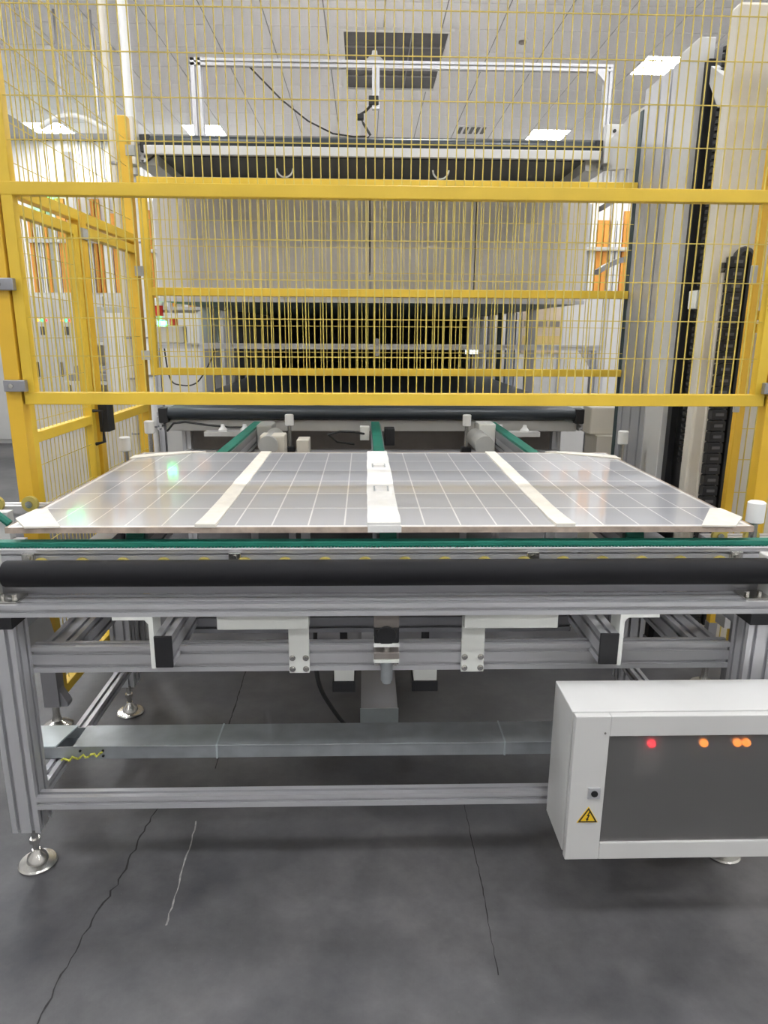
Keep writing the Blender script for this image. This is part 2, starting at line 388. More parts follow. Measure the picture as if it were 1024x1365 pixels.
# ================================================================== GREEN BELT CONVEYORS under the panel
def lane(x, label, motor):
    t = thing('belt_lane', label, 'conveyor', (x, 1.3, 0), 'green belt lanes under the panel')
    y0, y1 = .075, 2.62
    part('rail', profile('y', y0+.05, y1-.05, x-.03, x+.03, .87, .965, 1, 2), 'alu', t)
    pts = [(y0+.045 - .045*math.cos(a), .936 + .045*math.sin(a)) for a in [math.pi*k/8 for k in range(-4, 5)]]
    pts = [(y0+.05, .876)] + [(y0+.05-.05*math.cos(a), .93+.054*math.sin(a)) for a in [(-.5+k/10)*math.pi for k in range(11)]][1:] + [(y1, .984), (y1+.02, .96), (y1, .93), (y1-.02, .972), (y0+.06, .972)]
    part('green_belt', MB().prism(pts, 'x', x-.026, x+.026), 'green_belt', t, label='green conveyor belt')
    for s in (-1, 1):
        part('guide_strip', MB().box(x+s*.030-.004, x+s*.030+.004, y0+.02, y1, .935, .972), 'alu_dark', t)
    for yy in (2.3,):
        part('post', profile('z', .12, .87, x-.02, x+.02, yy-.02, yy+.02, 1, 1), 'alu_dark', t)
        part('levelling_foot', MB().lathe((x, yy, 0), [(.04,0),(.04,.01),(.012,.02),(.012,.125)], 16), 'steel', t)
    if motor:
        s = motor
        part('gearbox', MB().box(min(x+s*.034, x+s*.13), max(x+s*.034, x+s*.13), 2.30, 2.50, .86, 1.0), 'grey_box', t, bev=.01)
        part('motor', MB().cyl((x+s*.15, 1.95, .93), (x+s*.15, 2.3, .93), .055, 20), 'grey_box', t, smooth=True)
        if s > 0:
            bx = part('junction_box', MB().box(x+.10, x+.24, 1.98, 2.12, .86, .982), 'cream', t, bev=.008)
            part('knob', MB().cyl((x+.15, 1.97, .95), (x+.15, 1.982, .95), .018, 12), 'plastic_black', bx)
        else:
            part('gear_cover', MB().box(x-.135, x-.034, 2.26, 2.42, .85, 1.015), 'white_plate', t, bev=.006)
    return t
lane(-.75, 'green belt lane beneath the panel on the mesh door side, with pale motor box', 1)
c = lane(.012, 'green belt lane beneath the middle paper strip of the solar panel', 0)
lane(.772, 'green belt lane beneath the panel on the lift tower side, with grey gearbox', -1)
part('sensor', MB().box(-.085, -.03, 2.15, 2.22, .93, 1.01), 'white_plate', c, bev=.004)
part('sensor_cable', MB().tube([(-.06,2.15,.97),(-.12,2.12,.985),(-.2,2.1,.99),(-.27,2.12,.97),(-.22,2.16,.92),(-.12,2.2,.90)], .006), 'cable', c)
part('sensor', MB().box(.06, .12, 2.15, 2.25, .90, 1.0), 'plastic_black', c, bev=.004)
t = solo('cover_plate', MB().box(-.445, -.375, 2.0, 2.14, .87, .955), 'cream', 'small cream cover block behind the panel left of the centre belt', 'cover', (-.41, 2.07, .87), bev=.006)
b = part('bracket', MB().box(-.435, -.385, 2.03, 2.11, .0, .87), 'alu_dark', t)

# ================================================================== SOLAR PANEL
Z = 1.0
P = thing('solar_panel', 'large glossy solar panel with pale cells and white tape strips lying on the belts', 'solar panel', (0, .65, Z-.016))
part('laminate', MB().box(-1.086, 1.086, 0, 1.303, Z-.010, Z), 'backsheet', P, bev=.001, label='white backsheet under glossy glass')
for a in ((-1.09,1.09,-.004,0),(-1.09,1.09,1.303,1.307)): part('edge_strip', MB().box(*a, Z-.016, Z+.001), 'edge_tape', P, label='brownish edge sealing strip')
for a in ((-1.09,-1.086,0,1.303),(1.086,1.09,0,1.303)): part('edge_strip', MB().box(*a, Z-.016, Z+.001), 'edge_tape', P)
cell_me = MB().box(-.0507, .0507, -.1012, .1012, 0, .0002).mesh('cell', 'cell')
for sx in (-1, 1):
    for i in range(10):
        for j in range(6): shared('cell', cell_me, (sx*(.012+.1062*(i+.5)), .016+.2118*(j+.5), Z+.0001), P)
def strip(name, x0a, x0b, x1a, x1b, m, lab, th=.004, lift=.0):
    n = 14; vs = []; rnd = random.Random(int(x0a*1000))
    for k in range(n+1):
        f = k/n; y = -.006 + f*1.315
        xa = x0a + (x1a-x0a)*f + rnd.uniform(-.0015, .0015); xb = x0b + (x1b-x0b)*f + rnd.uniform(-.0015, .0015)
        h = Z + th + lift*(max(0, 1-f*9) + rnd.uniform(0, .15))
        vs += [(xa, y, Z+.0008), (xa, y, h), (xb, y, h), (xb, y, Z+.0008)]
    fs = [(4*k+a, 4*k+(a+1)%4, 4*k+4+(a+1)%4, 4*k+4+a) for k in range(n) for a in range(4)] + [(3,2,1,0), (4*n,4*n+1,4*n+2,4*n+3)]
    return part(name, MB().poly(vs, fs), m, P, label=lab)
strip('foam_strip', -.547, -.490, -.545, -.497, 'foam', 'cream foam tape strip', .005, .006)
strip('foam_strip', .500, .556, .512, .560, 'foam', 'cream foam tape strip', .005, .006)
ps = strip('paper_strip', -.052, .047, -.047, .047, 'paper', 'white paper strip down the middle', .006, .008)
part('paper_flap', MB().box(-.05, .048, -.009, .002, Z-.014, Z+.006), 'paper', P)
# bump of the junction-box window and the cut tabs in the paper
for yc, w_ in ((.93, .045), (.48, .042)):
    part('cut_tab', MB().prism([(yc-.03, Z+.0055), (yc+.045, Z+.0055), (yc+.04, Z+.010), (yc-.03, Z+.016)], 'x', -w_/2, w_/2), 'paper', ps)
    part('shaded_slit', MB().box(-w_/2-.006, -w_/2+.002, yc-.03, yc+.05, Z+.006, Z+.008).box(w_/2-.002, w_/2+.006, yc-.03, yc+.05, Z+.006, Z+.008).box(-w_/2, w_/2, yc+.046, yc+.054, Z+.006, Z+.008), 'zinc', ps)  # grey strips stand for shadow and busbars showing in the slits round each tab
# corner tapes laid across the corners
for sx in (-1, 1):
    part('corner_tape', MB().prism([(sx*.93, -.008), (sx*1.03, -.012), (sx*1.10, .085), (sx*1.09, .20), (sx*1.055, .20)], 'z', Z+.0012, Z+.006), 'foam', P, label='cream tape across the corner')
    part('corner_tape', MB().prism([(sx*.80, 1.31), (sx*.90, 1.31), (sx*1.095, 1.20), (sx*1.095, 1.12)], 'z', Z+.0012, Z+.006), 'foam', P, label='cream tape across the corner')

# ================================================================== GUIDE ROLLERS
def guide(x, y, lab, zt=1.045, base=True):
    t = thing('guide_roller', lab, 'roller', (x, y, 0), 'white alignment rollers around the panel')
    part('roller', MB().lathe((x, y, zt-.07), [(.02,0),(.027,.004),(.027,.066),(.022,.07)]), 'white_plastic', t, smooth=True)
    part('stem', MB().cyl((x, y, zt-.22), (x, y, zt-.065), .012, 14), 'steel', t)
    part('carriage', MB().box(x-.03, x+.03, y-.03, y+.03, zt-.26, zt-.20), 'plastic_black', t, bev=.004)
    part('post', profile('z', 0, zt-.26, x-.02, x+.02, y-.02, y+.02, 1, 1), 'alu_dark', t)
guide(-1.215, 1.43, 'white alignment roller beside the rear corner of the panel on the mesh door side', 1.055)
guide(-1.235, 1.9, 'white alignment roller in front of the yellow corner post, behind the panel', 1.075)
guide(-.52, 2.36, 'white alignment roller behind the panel, beside the lane with the pale motor box', 1.06)
guide(.575, 2.36, 'white alignment roller behind the panel, beside the lane with the grey gearbox', 1.06)
guide(1.275, 1.60, 'white alignment roller beside the rear corner of the panel at the lift tower', 1.065)
guide(1.178, .15, 'white alignment roller beside the front taped corner of the panel', 1.04)

# ================================================================== SIDE ROLLER CONVEYOR (left) and twin (right)
for s, lab in ((-1, 'aluminium side rail with yellow wheels outside the mesh door fence'), (1, 'aluminium side rail with yellow wheels below the yellow fence on the tower side')):
    dz = 0 if s < 0 else -.12
    t = thing('wheel_rail', lab, 'conveyor', (s*1.6, .42, 0))
    xa, xb = sorted((s*1.16, s*2.0))
    part('rail', profile('x', xa, xb, .40, .46, .90+dz, .965+dz, 1, 1), 'alu', t)
    for k in range(5):
        wx = s*(1.2 + .115*k)
        wl = part('wheel', MB().cyl((wx, .385, .975+dz), (wx, .40, .975+dz), .027, 20), 'brass_yellow', t, smooth=True)
        part('hub', MB().cyl((wx, .378, .975+dz), (wx, .386, .975+dz), .012, 12), 'steel', wl)
    part('green_belt', MB().tube([(s*1.23, .30, .93+dz), (s*1.27, .30, .965+dz), (s*1.35, .30, .975+dz), (s*1.9, .30, .975+dz)], .013), 'green_belt', t, label='green drive belt')
    part('belt_guard', MB().box(*sorted((s*1.24, s*1.9)), .31, .35, .86+dz, .965+dz), 'white_paint', t)
    if s < 0: part('gear_cover', MB().prism([(s*1.12,.50),(s*1.22,.50),(s*1.22,.72),(s*1.16,.72)], 'y', .12, .30), 'white_paint', t)
    part('gear_plate', MB().box(*sorted((s*1.20, s*1.26)), .28, .345, .55, .87+dz), 'white_paint', t)
    part('post', profile('z', 0, .90+dz, s*1.8-.03, s*1.8+.03, .40, .46, 1, 1), 'alu', t)
    part('guard_tie', MB().box(s*1.8-.03, s*1.8+.03, .35, .40, .88+dz, .93+dz), 'alu_dark', t)

# ================================================================== CONTROL CABINET
C = thing('control_cabinet', 'white electrical control cabinet with smoked window hung on the table front', 'cabinet', (.8, -.33, .235))
part('body', MB().box(.455, 1.14, -.420, -.26, .237, .642).box(.60, .66, -.26, -.198, .30, .50), 'white_paint', C, bev=.003)
D = MB()
for a in ((.455,.542,.234,.645),(1.06,1.145,.234,.645),(.542,1.06,.234,.283),(.542,1.06,.590,.645)): D.box(a[0], a[1], -.45, -.430, a[2], a[3])
D = part('door', D, 'white_paint', C, bev=.002)
part('seal', MB().box(.460, 1.135, -.431, -.419, .241, .635), 'hatch', C)
part('window', MB().box(.537, 1.065, -.444, -.440, .278, .594), 'smoked_window', D, label='smoked translucent window')
lk = part('lock', MB().box(.500, .531, -.454, -.449, .416, .447), 'alu', D, bev=.001)
part('key_barrel', MB().cyl((.5155, -.457, .432), (.5155, -.452, .432), .0085, 16), 'plastic_black', D)
wl = part('warning_label', MB().prism([(.478,.346),(.532,.346),(.5055,.392)], 'y', -.4516, -.45), 'warn_yellow', D, label='yellow triangle high voltage warning sign')
tri = lambda k: [(.505+(x-.505)*k, .3612+(z-.3612)*k) for x, z in ((.478,.346),(.532,.346),(.5055,.392))]
o, i_ = tri(.93), tri(.70)
b = MB()
for k in range(3):
    q = (o[k], o[(k+1)%3], i_[(k+1)%3], i_[k]); b.prism(list(q), 'y', -.4522, -.4516)
part('border', b, 'ink', D)
part('lightning_bolt', MB().prism([(.508,.379),(.502,.366),(.5055,.3655),(.5025,.3575),(.500,.3585),(.503,.3505),(.508,.357),(.5055,.357),(.510,.3685),(.506,.369),(.511,.378)], 'y', -.4522, -.4516), 'ink', D)
part('hinge_screw', MB().cyl((.53, -.4515, .600), (.53, -.449, .600), .003, 8), 'steel', D)
# inside the cabinet
part('backplate', MB().box(.50, 1.12, -.30, -.29, .25, .63), 'grey_box', C)
part('breaker', MB().box(.62, .69, -.432, -.36, .47, .590), 'white_paint', C, bev=.004)
part('breaker', MB().box(.81, .86, -.43, -.36, .47, .58), 'white_paint', C, bev=.004)
part('terminal_row', MB().box(.60, 1.05, -.40, -.36, .35, .42), 'plastic_black', C)
for x, m in ((.655, 'red_led'), (.787, 'orange_led'), (.872, 'orange_led'), (.895, 'orange_led')):
    part('indicator_lamp', MB().cyl((x, -.4385, .560), (x, -.36, .560), .010, 14), m, C, label=('red' if m == 'red_led' else 'orange') + ' glowing indicator lamp')

# ================================================================== CABLE TRUNKING on the floor
t = thing('cable_trunking', 'galvanised steel cable trunking lying across the lower side beams of the table', 'cable tray', (-.1, .05, .252))
for k, (xa, xb) in enumerate(((-.966,-.524),(-.521,.382),(.385,1.06))):
    part('tray', MB().box(xa, xb, -.010, .106, .252, .293), 'zinc', t, bev=.001)
    part('lid', MB().box(xa, xb, -.013, .109, .293, .298), 'zinc', t, bev=.001)
    part('joint_strap', MB().box(xb-.001, xb+.004, -.015, .111, .2525, .2995), 'zinc_pale', t)
part('end_lid', MB().prism([(-1.12,-.012),(-1.02,-.012),(-.996,.110),(-1.12,.110)], 'z', .2935, .2985), 'zinc_pale', t, label='pale lid of the corner piece')
part('end_tray', MB().box(-1.12, -.966, -.008, .106, .2525, .255).box(-1.12, -.966, -.008, -.005, .2525, .2935).box(-1.12, -.966, .103, .106, .2525, .2935), 'zinc', t)
for z in (.264, .282):
    part('hole_disc', MB().cyl((-.875, -.014, z), (-.875, -.006, z), .004, 10), 'plastic_black', t)  # black discs stand in for the dark holes in the tray front
part('hole_disc', MB().cyl((-.945, -.014, .282), (-.945, -.008, .282), .004, 10), 'plastic_black', t)
pts = [(-1.0+.0085*k, -.022-.005*(k%2), .258+.006*math.sin(k*1.8)+.0015*k) for k in range(16)]
part('earth_wire', MB().tube(pts, .0035, 6), 'earth_wire', t, label='yellow green earth wire')
def spline(P, n=6):
    P = [Vector(p) for p in P]; Q = [P[0]] + P + [P[-1]]; out = []
    for i in range(1, len(Q)-2):
        for k in range(n):
            f = k/n; a, b, c_, d = Q[i-1], Q[i], Q[i+1], Q[i+2]
            out.append(.5*((2*b) + (c_-a)*f + (2*a-5*b+4*c_-d)*f*f + (3*b-a-3*c_+d)*f**3))
    return out + [P[-1]]
solo('black_cable', MB().tube(spline([(-.22,.16,.63),(-.221,.155,.50),(-.21,.17,.40),(-.178,.20,.312),(-.129,.25,.206),(-.06,.33,.08),(.0,.42,.012),(.06,.52,.012)]), .0075), 'cable', 'black cable looping down from the table to the floor', 'cable', (.06, .52, 0), smooth=True)
# loose floor-level cable duct behind the trunking
t = thing('cable_duct', 'dark sheet metal duct running back along the floor behind the trunking', 'cable tray', (.03, 1.0, 0))
part('tray', MB().box(-.07, .07, .60, 1.9, 0, .06), 'brown_metal', t); part('lid', MB().box(-.075, .075, .60, 1.9, .06, .065), 'alu_dark', t)
part('joint_strap', MB().box(-.078, .078, .598, .602, .0, .067), 'zinc_pale', t)

# ================================================================== FENCES
def wires(o, d, L, z0, z1, zs, pitch=.0305, r=.0018):
    """welded wire mesh: vertical wires every pitch along unit vector d from o, horizontal ones at zs"""
    mb = MB(); n = int(L/pitch); o = Vector((o[0], o[1], 0)); d = Vector((d[0], d[1], 0)); nrm = Vector((d.y, -d.x, 0))
    for k in range(1, n+1):
        p = o + d*(L*k/(n+1)); mb.bar((p.x, p.y, z0), (p.x, p.y, z1), 2*r)
    for z in zs:
        a = o + nrm*.004; b = o + d*L + nrm*.004
        mb.bar((a.x, a.y, z), (b.x, b.y, z), 2*r*.9)
    return mb
def post(x, y, z1, s, lab, toe=1):
    t = thing('fence_post', lab, 'post', (x, y, 0), 'yellow fence posts')
    part('tube', MB().box(x-s/2, x+s/2, y-s/2, y+s/2, .30, z1), 'orange_yellow', t, bev=.003)
    part('foot_bracket', MB().box(x-s*.55, x+s*.55, y-s*.55, y+s*.55, .10, .31).prism([(x-toe*s*.5,.10),(x+toe*s*1.1,.10),(x+toe*s*1.1,.115),(x+toe*s*.3,.20),(x-toe*s*.5,.20)], 'y', y-s*.4, y+s*.4), 'alu_dark', t)
    part('levelling_foot', MB().lathe((x, y, 0), [(.055,0),(.058,.008),(.048,.016),(.02,.03),(.014,.05),(.014,.10)], 22), 'steel', t, smooth=True)
    return t
YF = .6
pl = post(-1.299, YF, 2.9, .054, 'thick yellow fence post at the near end of the mesh door side')
pr_ = post(1.437, YF, 2.9, .054, 'thick yellow fence post at the near right end of the front mesh gate')
for t, x, e in ((pl, -1.282, 1), (pr_, 1.42, -1)):
    for z in (1.36, 1.70, 2.35):
        bk = part('hinge_clamp', MB().box(x-.038, x+.038, YF-.05, YF-.026, z-.020, z+.020), 'alu_dark', t, bev=.003, label='grey clamp plate')
        part('bolt', MB().cyl((x-e*.01, YF-.056, z), (x-e*.01, YF-.05, z), .008, 12), 'steel', bk)
g = thing('mesh_gate', 'wide yellow wire mesh gate hanging in front of and above the solar panel', 'fence', (.07, YF, 1.3))
gx0, gx1 = -1.265, 1.402
part('stile', MB().box(gx0, gx0+.038, YF-.02, YF+.02, 1.295, 2.9), 'yellow', g, bev=.002)
part('stile', MB().box(gx1-.038, gx1, YF-.02, YF+.02, 1.295, 2.9), 'yellow', g, bev=.002)
part('rail', MB().box(gx0, gx1, YF-.022, YF+.018, 1.293, 1.336), 'yellow', g, bev=.003)
part('rail', MB().box(gx0, gx1, YF-.022, YF+.018, 1.984, 2.026), 'yellow', g, bev=.003)
part('rail', MB().box(gx0, gx1, YF-.022, YF+.02, 2.86, 2.9), 'yellow', g, bev=.003)
zs = [1.462, 1.592, 1.723, 1.853, 2.155, 2.285, 2.415, 2.545, 2.675]
stuff(part('wire_mesh', wires((gx0, YF), (1, 0), gx1-gx0, 1.31, 2.88, zs), 'wire_yellow', g, label='yellow welded wire mesh'))
# rear gate
YR = 2.05
g = thing('mesh_gate', 'yellow wire mesh gate behind the panel, in front of the black belt conveyors', 'fence', (.08, YR, 1.31))
rx0, rx1 = -1.245, 1.395
for z, h in ((1.312, .04), (1.735, .042), (2.285, .042)): part('rail', MB().box(rx0+.038, rx1, YR-.018, YR+.018, z, z+h), 'yellow', g, bev=.003)
part('stile', MB().box(rx0, rx0+.04, YR-.02, YR+.02, 1.31, 2.33), 'yellow', g, bev=.003)
stuff(part('wire_mesh', wires((rx0, YR), (1, 0), rx1-rx0, 1.33, 2.3, [1.44, 1.58, 1.86, 1.99, 2.12], .033, .0017), 'wire_yellow', g, label='yellow welded wire mesh'))
p3 = post(-1.31, YR+.03, 2.62, .06, 'yellow fence post at the far corner, beside the rear mesh gate')
for z in (1.42, 1.86, 2.45): part('bracket', MB().box(-1.285, -1.24, YR-.03, YR-.01, z-.025, z+.025), 'grey_box', p3)
# left side fence: door (near), post, fixed panel (far)
XL = -1.30
p2 = post(XL, 1.31, 2.04, .06, 'yellow fence post between mesh door and fixed side panel, carrying a black lock')
lk = part('door_lock', MB().box(XL+.03, XL+.075, 1.27, 1.345, 1.10, 1.235), 'plastic_black', p2, bev=.004, label='black electronic door lock')
part('lock_plate', MB().box(XL+.028, XL+.038, 1.27, 1.33, 1.93, 1.975), 'grey_box', p2)
d_ = thing('mesh_door', 'narrow yellow mesh door in the side fence near the thick post', 'fence', (XL, .95, 0))
ya, yb = .64, 1.265
for y in (ya, yb-.045): part('stile', MB().box(XL-.02, XL+.02, y, y+.045, .10, 1.985), 'yellow', d_, bev=.003)
for z in (.102, 1.14, 1.943): part('rail', MB().box(XL-.018, XL+.018, ya+.043, yb-.043, z, z+.04), 'yellow', d_, bev=.003)
hd = part('door_handle', MB().tube([(XL+.02,1.235,1.20),(XL+.06,1.235,1.20),(XL+.06,1.235,1.06),(XL+.02,1.235,1.05)], .008), 'plastic_black', d_, label='black pull handle')
stuff(part('wire_mesh', wires((XL, ya), (0, 1), yb-ya, .12, 1.96, [.3,.45,.6,.75,.9,1.05,1.22,1.37,1.52,1.67,1.82], .038, .0013), 'wire_yellow', d_))
f_ = thing('side_fence', 'yellow side mesh panel running back from the lock post to the corner post', 'fence', (XL, 1.7, 0))
for z in (.10, 1.11, 1.95): part('rail', MB().box(XL-.02, XL+.02, 1.34, 2.05, z, z+.042), 'yellow', f_, bev=.003)
stuff(part('wire_mesh', wires((XL, 1.34), (0, 1), .71, .12, 1.97, [.3,.6,.9,1.22,1.37,1.52,1.67,1.82], .055, .0014), 'wire_yellow', f_))
u_ = thing('side_fence', 'upper yellow mesh panel above the mesh door, joining both posts', 'fence', (XL, 1.3, 2.0))
part('rail', MB().box(XL-.02, XL+.02, .627, 2.05, 2.005, 2.048), 'yellow', u_, bev=.003)
stuff(part('wire_mesh', wires((XL, .627), (0, 1), 1.42, 2.03, 2.9, [2.12, 2.25, 2.38, 2.51, 2.64, 2.77], .075, .0014), 'wire_yellow', u_))
# right wing fence
p4 = post(1.486, .9, 2.6, .034, 'slim yellow fence post standing in front of the white lift tower', -1)
for z in (1.28, 1.78): part('bracket', MB().box(1.45, 1.475, .872, .885, z-.04, z+.03), 'grey_box', p4, bev=.003)
w_ = thing('wing_fence', 'yellow mesh wing panels beyond the gate on the tower side', 'fence', (1.9, .9, 0))
for z in (.1, 1.555, 1.605, 2.5): part('rail', MB().box(1.5035, 2.4, .88, .92, z, z+.036), 'yellow', w_, bev=.003)
stuff(part('wire_mesh', wires((1.5, .9), (1, 0), .9, .12, 2.5, [.3,.5,.7,.9,1.04,1.17,1.30,1.44,1.75,1.9,2.05,2.2,2.35], .033), 'wire_yellow', w_))

# ================================================================== LIFT TOWER (right)
L = thing('lift_tower', 'tall white and cream lift tower with dark guide slot and cable chain', 'machine', (1.7, 1.6, 0))
XT, ZT = 1.40, 2.80
part('front_column', MB().box(XT, 2.1, 1.115, 1.19, 0, ZT), 'cream_column', L, bev=.012)
part('side_panel', MB().box(XT+.002, 1.47, 1.45, 1.66, 0, ZT), 'white_paint', L, bev=.004)
part('guide_column', profile('z', 0, ZT-.03, XT, XT+.09, 1.66, 2.05, 1, 3, .02, .02), 'alu', L)
part('rear_strip', MB().box(XT-.004, XT+.05, 2.05, 2.095, 0, ZT-.12), 'dark_teal', L)
part('back_wall', MB().box(XT+.12, XT+.15, 1.19, 1.66, 0, ZT-.01), 'tower_inner', L)
part('guide_rail', MB().box(XT+.03, XT+.06, 1.185, 1.225, 0, ZT-.1), 'plastic_black', L)
part('guide_rail', MB().box(XT+.03, XT+.06, 1.405, 1.452, 0, ZT-.1), 'plastic_black', L)
part('lift_ram', profile('z', .3, ZT-.25, XT+.07, XT+.11, 1.245, 1.315, 1, 1), 'alu', L)
cf = MB()
for k in range(64): cf.cyl((XT+.085, 1.36, .95+.028*k), (XT+.085, 1.36, .965+.028*k), .022, 8)
stuff(part('drive_chain', cf, 'plastic_black', L, label='black drive chain in the slot'))
part('slider_block', MB().box(XT+.03, XT+.09, 1.28, 1.36, 1.66, 1.74), 'white_plate', L, bev=.004)
part('cap_plate', MB().prism([(1.19,ZT-.32),(1.30,ZT-.32),(1.42,ZT-.18),(1.42,ZT-.12),(1.19,ZT-.26)], 'x', XT+.04, XT+.08), 'white_paint', L)
part('rear_box', MB().box(1.56, 2.1, 1.19, 2.05, 0, ZT-.05), 'cream_column', L)
# cable chain on the front face
ch = thing('cable_chain', 'black cable drag chain hanging in a loop on the front of the cream tower', 'cable chain', (1.5, 1.06, .1))
lk_me = MB().prism([(-.033,-.023),(.033,-.023),(.033,.017),(.024,.023),(-.024,.023),(-.033,.017)], 'y', -.02, .02).mesh('link', 'plastic_black', bev=.002)
pin_me = MB().box(-.018, .018, -.003, 0, -.006, .006).mesh('link_slot', 'hatch')
for k in range(34):
    a = shared('link', lk_me, (1.487, 1.075, .24+.0485*k), ch)
    s_ = shared('link_slot', pin_me, (1.487, 1.0545, .24+.0485*k), a)
bend = []
for k in range(7):
    a = math.pi*k/6; bend.append((1.518-.03*math.cos(a), 1.85+.034*math.sin(a)))
part('loop', MB().tube([(x, 1.075, z) for x, z in bend], .020, 8), 'plastic_black', ch, smooth=True)
part('return_run', MB().box(1.533, 1.562, 1.06, 1.10, .22, 1.86), 'plastic_black', ch, bev=.004)
part('fixing_plate', MB().box(1.44, 1.60, 1.100, 1.115, 1.80, 1.84).cyl((1.46, 1.094, 1.85), (1.46, 1.10, 1.85), .006, 8), 'steel', ch)
part('trough', MB().box(1.45, 1.575, 1.098, 1.115, 0, 1.8), 'cream_column', ch)

# ================================================================== BELT CONVEYOR DECKS behind
def deck(x0, x1, y0, y1, zt, lab, legs, under, beam=(.02, .06, .16, .085)):
    t = thing('belt_conveyor', lab, 'conveyor', ((x0+x1)/2, (y0+y1)/2, 0 if legs else zt-.2))
    part('roller', MB().cyl((x0+.02, y0, zt-.038), (x1-.02, y0, zt-.038), .038, 32), 'belt_black', t, bev=.006, smooth=True, label='black end roller')
    part('belt', MB().box(x0+.03, x1-.03, y0, y1, zt-.006, zt), 'belt_black', t, label='flat black conveyor belt')
    part('front_beam', MB().box(x0, x1, y0+beam[0], y0+beam[1], zt-beam[2], zt-beam[3]), 'white_paint', t, bev=.004)
    for x in (x0-.045, x1+.005): part('side_rail', profile('y', y0-.02, y1, x, x+.04, zt-.15, zt-.03, 1, 2), 'alu', t)
    part('slider_bed', MB().box(x0+.02, x1-.02, y0+.07, y1, zt-.10, zt-.05), under, t)
    for x in (x0-.03, x1-.03): part('bearing_block', MB().box(x, x+.06, y0-.04, y0+.05, zt-.10, zt+.0), 'plastic_black', t, bev=.006)
    if legs:
        for x in (x0+.08, x1-.14):
            for y in legs: part('leg', profile('z', .0, zt-.15, x, x+.06, y, y+.06, 1, 1), 'alu', t)
        part('lower_beam', MB().box(x0+.1, x1-.1, y0+.06, y0+.12, zt-.36, zt-.30), 'alu', t)
        part('rear_panel', MB().box(x0+.1, x1-.1, y0+.3, y0+.32, .3, zt-.16), 'brown_metal', t)
    return t
LO = deck(-1.40, 1.40, 2.79, 10.4, 1.055, 'long low black belt conveyor running back into the tunnel', (2.9, 4.6, 6.4, 8.4, 10.2), 'alu_dark')
part('motor_housing', MB().box(1.43, 1.62, 2.62, 2.80, .90, 1.08), 'cream', LO, bev=.008)
part('motor_bracket', MB().box(1.46, 1.60, 2.55, 2.8, .0, .90), 'cream', LO)
for x, y in ((.86, 2.74), (1.02, 2.72), (-.86, 2.74), (-1.0, 2.72)):
    part('cap', MB().lathe((x, y, .905), [(.03,0),(.03,.012),(.015,.03),(.012,.045)]), 'white_plastic', LO, smooth=True)
part('cap_rail', MB().box(-1.12, -.72, 2.69, 2.78, .875, .905).box(.80, 1.12, 2.69, 2.78, .875, .905), 'white_paint', LO)
part('cable', MB().tube([(-1.38,2.76,.90),(-1.33,2.74,.955),(-1.25,2.73,.965),(-1.1,2.73,.945),(-.95,2.73,.93),(-.85,2.74,.93)], .007), 'cable', LO)
UP = deck(-1.385, 1.395, 2.77, 3.45, 2.70, 'raised short black belt conveyor deck carried high by the lift tower', None, 'belt_black', (-.07, -.04, .118, .066))
part('rear_beam', MB().box(-1.4, 1.4, 3.42, 3.46, 2.56, 2.66), 'white_paint', UP)
part('skirt', MB().prism([(2.80,2.54),(3.44,2.54),(3.44,2.60),(2.80,2.60)], 'x', 1.33, 1.45), 'white_paint', UP)
part('skirt', MB().prism([(2.80,2.54),(3.44,2.54),(3.44,2.60),(2.80,2.60)], 'x', -1.45, -1.33), 'white_paint', UP)
part('lift_arm', MB().prism([(2.05,2.72),(2.05,2.34),(2.35,2.46),(2.80,2.54),(2.80,2.68),(2.35,2.74)], 'x', 1.44, 1.50), 'white_paint', UP, bev=.004, label='white curved lift arm')
part('arm_plate', MB().box(1.41, 1.56, 2.69, 2.75, 2.56, 2.78), 'white_paint', UP, bev=.004)
for z in (2.60, 2.74): part('bolt', MB().cyl((1.46, 2.68, z), (1.46, 2.69, z), .01, 10), 'plastic_black', UP)
part('cable', MB().tube([(-1.38,2.74,2.55),(-1.3,2.75,2.61),(-1.1,2.75,2.60),(-.7,2.75,2.585),(-.4,2.75,2.60),(-.2,2.76,2.625)], .006), 'cable', UP)
part('side_plate', MB().box(-1.56, -1.428, 2.67, 2.77, 2.52, 2.78), 'cream', UP, bev=.004, label='cream end plate')
for x in (.42, -.55):
    part('hook', MB().tube([(x+.05*math.cos(a), 2.79, 2.53+.05*math.sin(a)) for a in [math.pi*(1+k/8) for k in range(9)]], .006, 6), 'white_plastic', UP)
# aluminium U frame standing on the deck
U = thing('sensor_frame', 'aluminium portal frame standing on the raised belt deck', 'frame', (.15, 2.80, 2.6))
part('post', profile('z', 2.699, 3.12, -1.09, -1.03, 2.75, 2.81, 1, 1), 'alu', U)
part('post', profile('z', 2.699, 3.12, 1.40, 1.445, 2.752, 2.80, 1, 1), 'alu', U)
part('top_beam', profile('x', -1.09, 1.445, 2.75, 2.79, 3.08, 3.12, 1, 1), 'alu', U)
part('drop_bar', profile('z', 2.86, 3.08, -.01, .035, 2.75, 2.79, 1, 1), 'alu', U)
part('corner_bracket', MB().prism([(1.40,3.08),(1.33,3.08),(1.40,3.01)], 'y', 2.73, 2.77), 'alu', U)
part('top_clamp', MB().prism([(-.05,3.12),(.06,3.12),(.025,3.15),(-.015,3.15)], 'y', 2.75, 2.79).lathe((.005, 2.77, 3.145), [(.01,0),(.018,.008),(.015,.03)]), 'grey_box', U)
part('sensor_head', MB().box(-.03, .03, 2.74, 2.80, 2.88, 2.93), 'plastic_black', U, bev=.004); part('sensor_joint', MB().box(-.10, -.06, 2.74, 2.78, 2.80, 2.83), 'plastic_black', U, bev=.004)
